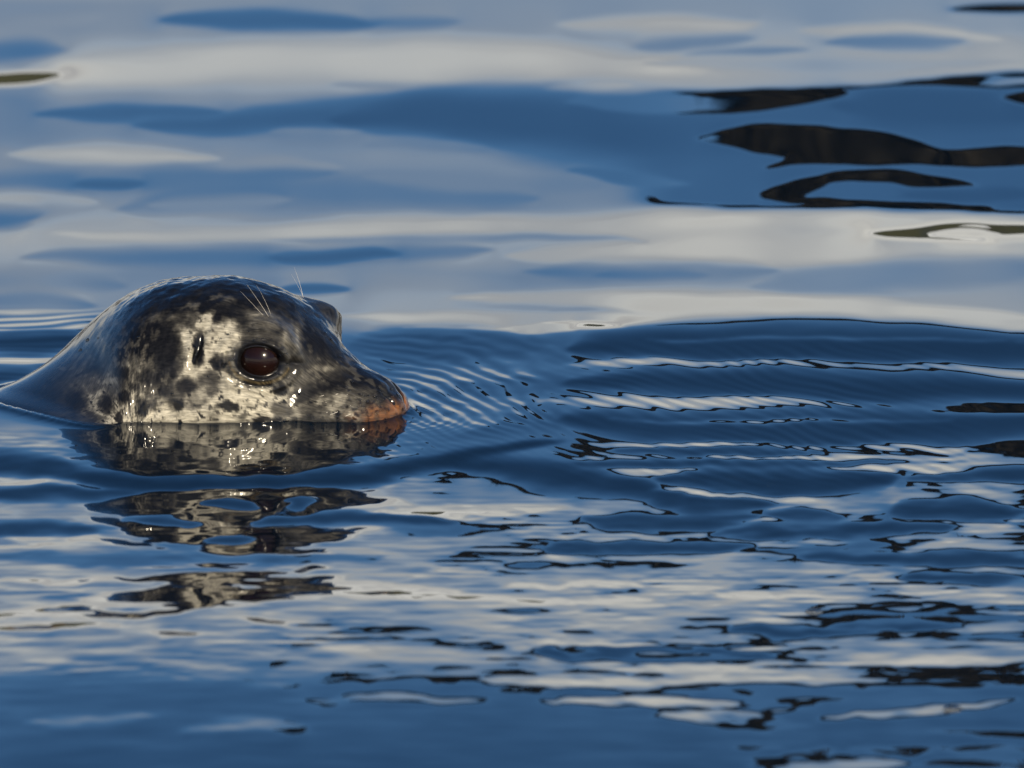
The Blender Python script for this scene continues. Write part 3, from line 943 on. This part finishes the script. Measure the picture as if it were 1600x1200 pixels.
# eyes
m_eye, t, b = new_mat('eye')
tce = node(t, 'ShaderNodeTexCoord')
se = node(t, 'ShaderNodeSeparateXYZ'); t.links.new(tce.outputs['Object'], se.inputs[0])
rad = mth(t, 'SQRT', mth(t, 'ADD', mth(t, 'POWER', se.outputs[0], 2.0), mth(t, 'POWER', se.outputs[1], 2.0)))
iris = maprange(t, rad, 0.0085, 0.0150)
ne = node(t, 'ShaderNodeTexNoise', i_Scale=220.0, i_Detail=3.0); t.links.new(tce.outputs['Object'], ne.inputs['Vector'])
brown = mixrgb(t, ne.outputs[0], (0.006, 0.0025, 0.0018, 1), (0.018, 0.0068, 0.0046, 1))
t.links.new(mixrgb(t, iris, brown, (0.004, 0.003, 0.003, 1)), b.inputs['Base Color'])
b.inputs['Roughness'].default_value = 0.25
b.inputs['Specular IOR Level'].default_value = 0.1
b.inputs['Coat Weight'].default_value = 1.0
b.inputs['Coat Roughness'].default_value = 0.06
b.inputs['Coat IOR'].default_value = 1.3
m_lid, t, b = new_mat('eyelid_skin')
b.inputs['Base Color'].default_value = (0.010, 0.008, 0.007, 1)
b.inputs['Roughness'].default_value = 0.16

ER = 16.4


def sphere_mesh(name, r, mat, nu=40, nv=24, sq=(1, 1, 1)):
    V, F = [], []
    for i in range(nv + 1):
        ph_ = math.pi * i / nv
        for j in range(nu):
            tt = 2 * math.pi * j / nu
            V.append((r * sq[0] * math.sin(ph_) * math.cos(tt), r * sq[1] * math.sin(ph_) * math.sin(tt), r * sq[2] * math.cos(ph_)))
    for i in range(nv):
        for j in range(nu):
            F.append((i * nu + j, (i + 1) * nu + j, (i + 1) * nu + (j + 1) % nu, i * nu + (j + 1) % nu))
    return mesh_from(name, V, F, mat)


from mathutils import Vector, Matrix
me_eye = sphere_mesh('eye', ER * MM, m_eye)
for side in (1, -1):                       # 1: the near side
    f = np.array([1, side, 1])
    Cc = (eyeP - eyeN * (ER - 0.6)) * f
    Nn = eyeN * f
    cw = to_world(Cc[None])[0]
    nw_ = to_world((Cc + Nn)[None])[0] - cw
    o = link('eye', me_eye, seal, tuple(cw))
    o.rotation_euler = Vector(nw_).to_track_quat('Z', 'Y').to_euler()
    pts, rad_ = [], []
    for q in range(49):
        an = 2 * math.pi * q / 48
        e1, e2 = EA * 0.985 * math.cos(an), EB * 0.985 * math.sin(an)
        # slide the lid margin onto the eyeball
        h2 = ER ** 2 - e1 ** 2 - e2 ** 2
        hh = math.sqrt(max(h2, 4)) + 0.5
        pts.append(((eyeP - eyeN * (ER - 0.6)) + fw * e1 + upv * e2 + eyeN * hh) * f)
        rad_.append((0.75 + 0.35 * max(0, math.sin(an))) * MM)
    o = link('eyelid', tube_mesh('eyelid', to_world(np.array(pts)), rad_, m_lid, 8), seal)

# whiskers
m_whisk, t, b = new_mat('whisker')
b.inputs['Base Color'].default_value = (0.62, 0.58, 0.50, 1)
b.inputs['Roughness'].default_value = 0.25
treeP = Lmir.reshape(-1, 3)
qxf, qyf = qx.ravel(), qy.ravel()
nearmask = (L2[..., 1] < 0).ravel() & (L2[..., 2] > -15).ravel()
L2f = L2.reshape(-1, 3); N2f = grid_normals(L2).reshape(-1, 3)


def skin_at(px_, py_):
    d = (qxf - px_) ** 2 + (qyf - py_) ** 2 + np.where(nearmask, 0, 1e9)
    i = int(np.argmin(d))
    return L2f[i].copy(), N2f[i].copy()


def whisker(px_, py_, direc, length, r=0.28, bend=(0, 0, -.2), side=1):
    p, n = skin_at(px_, py_)
    d = np.array(direc, float); d /= np.linalg.norm(d)
    pts = []
    for q in range(9):
        s = q / 8
        pts.append((p + d * length * s + np.array(bend) * length * s * s) * np.array([1, side, 1]))
    link('whisker', tube_mesh('whisker', to_world(np.array(pts)), np.linspace(r, r * .25, 9) * MM, m_whisk, 5), seal)


whisker(419, 494, (-.45, -.45, 1), 27, .16, (-.05, 0, .0))
whisker(410, 492, (-.70, -.5, 1), 22, .13, (-.05, 0, .0))
whisker(424, 492, (-.20, -.45, 1), 24, .13, (-.1, 0, .0))
whisker(421, 490, (-.30, -.2, 1), 22, .13, (-.1, 0, .0), side=-1)
whisker(414, 492, (-.55, -.2, 1), 17, .10, (-.1, 0, .0), side=-1)
rw = random.Random(3)
for i in range(15):
    px_ = 508 + (i % 5) * 19 + rw.uniform(-5, 5)
    py_ = 618 + (i // 5) * 13 + rw.uniform(-3, 3)
    whisker(px_, py_, (-1.0, -.30 + rw.uniform(-.08, .1), -.26 - .08 * (i // 5)), rw.uniform(26, 50), .22, (0, .1, -.16))
for i in range(6):
    whisker(520 + i * 14, 622 + (i % 3) * 11, (-.9, -.6, -.1), rw.uniform(35, 55), .22, (0, 0, -.2), side=-1)

# beads of water clinging to the wet fur
m_drop, t, b = new_mat('water_bead')
b.inputs['Base Color'].default_value = (1, 1, 1, 1)
b.inputs['Roughness'].default_value = 0.03
b.inputs['IOR'].default_value = 1.333
b.inputs['Transmission Weight'].default_value = 1.0
V, F = [], []
spots = []
for i in range(110):
    spots.append((rw.gauss(580, 26), rw.gauss(632, 15)))
for i in range(26):
    an = rw.uniform(0, 6.28)
    spots.append((402 + 46 * math.cos(an) + rw.gauss(0, 4), 565 + 36 * math.sin(an) + rw.gauss(0, 3)))
for i in range(14):
    spots.append((361 + rw.gauss(0, 6), 568 + rw.gauss(0, 7)))
for i in range(20):
    spots.append((rw.uniform(430, 600), 655 + rw.gauss(0, 4)))
for i in range(40):
    spots.append((rw.uniform(60, 560), rw.uniform(500, 655)))
spots += [(303, 541), (305, 543), (600, 640), (566, 640), (552, 640), (590, 606), (596, 614)]
for (sx_, sy_) in spots:
    p, n = skin_at(sx_, sy_)
    r = abs(rw.gauss(0.68, 0.26)) + 0.25
    a1 = np.cross(n, (0, 0, 1.0)); a1 /= np.linalg.norm(a1) + 1e-9
    a2 = np.cross(n, a1)
    base = len(V)
    st = rw.uniform(1.0, 2.0)
    for i in range(5):
        ph_ = i / 4 * 0.5 * math.pi * 1.1
        for j in range(8):
            tt = 2 * math.pi * j / 8
            V.append(to_world((p + n * (r * .75 * math.cos(ph_)) + a1 * st * r * math.sin(ph_) * math.cos(tt) + a2 * r * math.sin(ph_) * math.sin(tt))[None])[0])
    for i in range(4):
        for j in range(8):
            F.append((base + i * 8 + j, base + (i + 1) * 8 + j, base + (i + 1) * 8 + (j + 1) % 8, base + i * 8 + (j + 1) % 8))
dr = link('water_beads', mesh_from('water_beads', V, F, m_drop), seal)
dr['kind'] = 'stuff'

# ------------------------------------------------------------------ bubbles floating on the water
m_bub, t, b = new_mat('bubble_film')
b.inputs['Base Color'].default_value = (1, 1, 1, 1)
b.inputs['Roughness'].default_value = 0.0
b.inputs['IOR'].default_value = 1.12
b.inputs['Transmission Weight'].default_value = 1.0
for (bx_, by_, r, lab) in ((1272, 926, .0058, 'small clear bubble floating alone in the pale water right of centre'),
                           (1488, 1086, .0062, 'faint blurred bubble near the bottom right corner of the water')):
    p = ground(bx_, by_)
    o = link('bubble', sphere_mesh('bubble', r, m_bub, 24, 16, (1, 1, .42)), None, (p[0], p[1], water_z(p[0], p[1])))
    tag(o, lab, 'bubble', 'bubbles on the water')
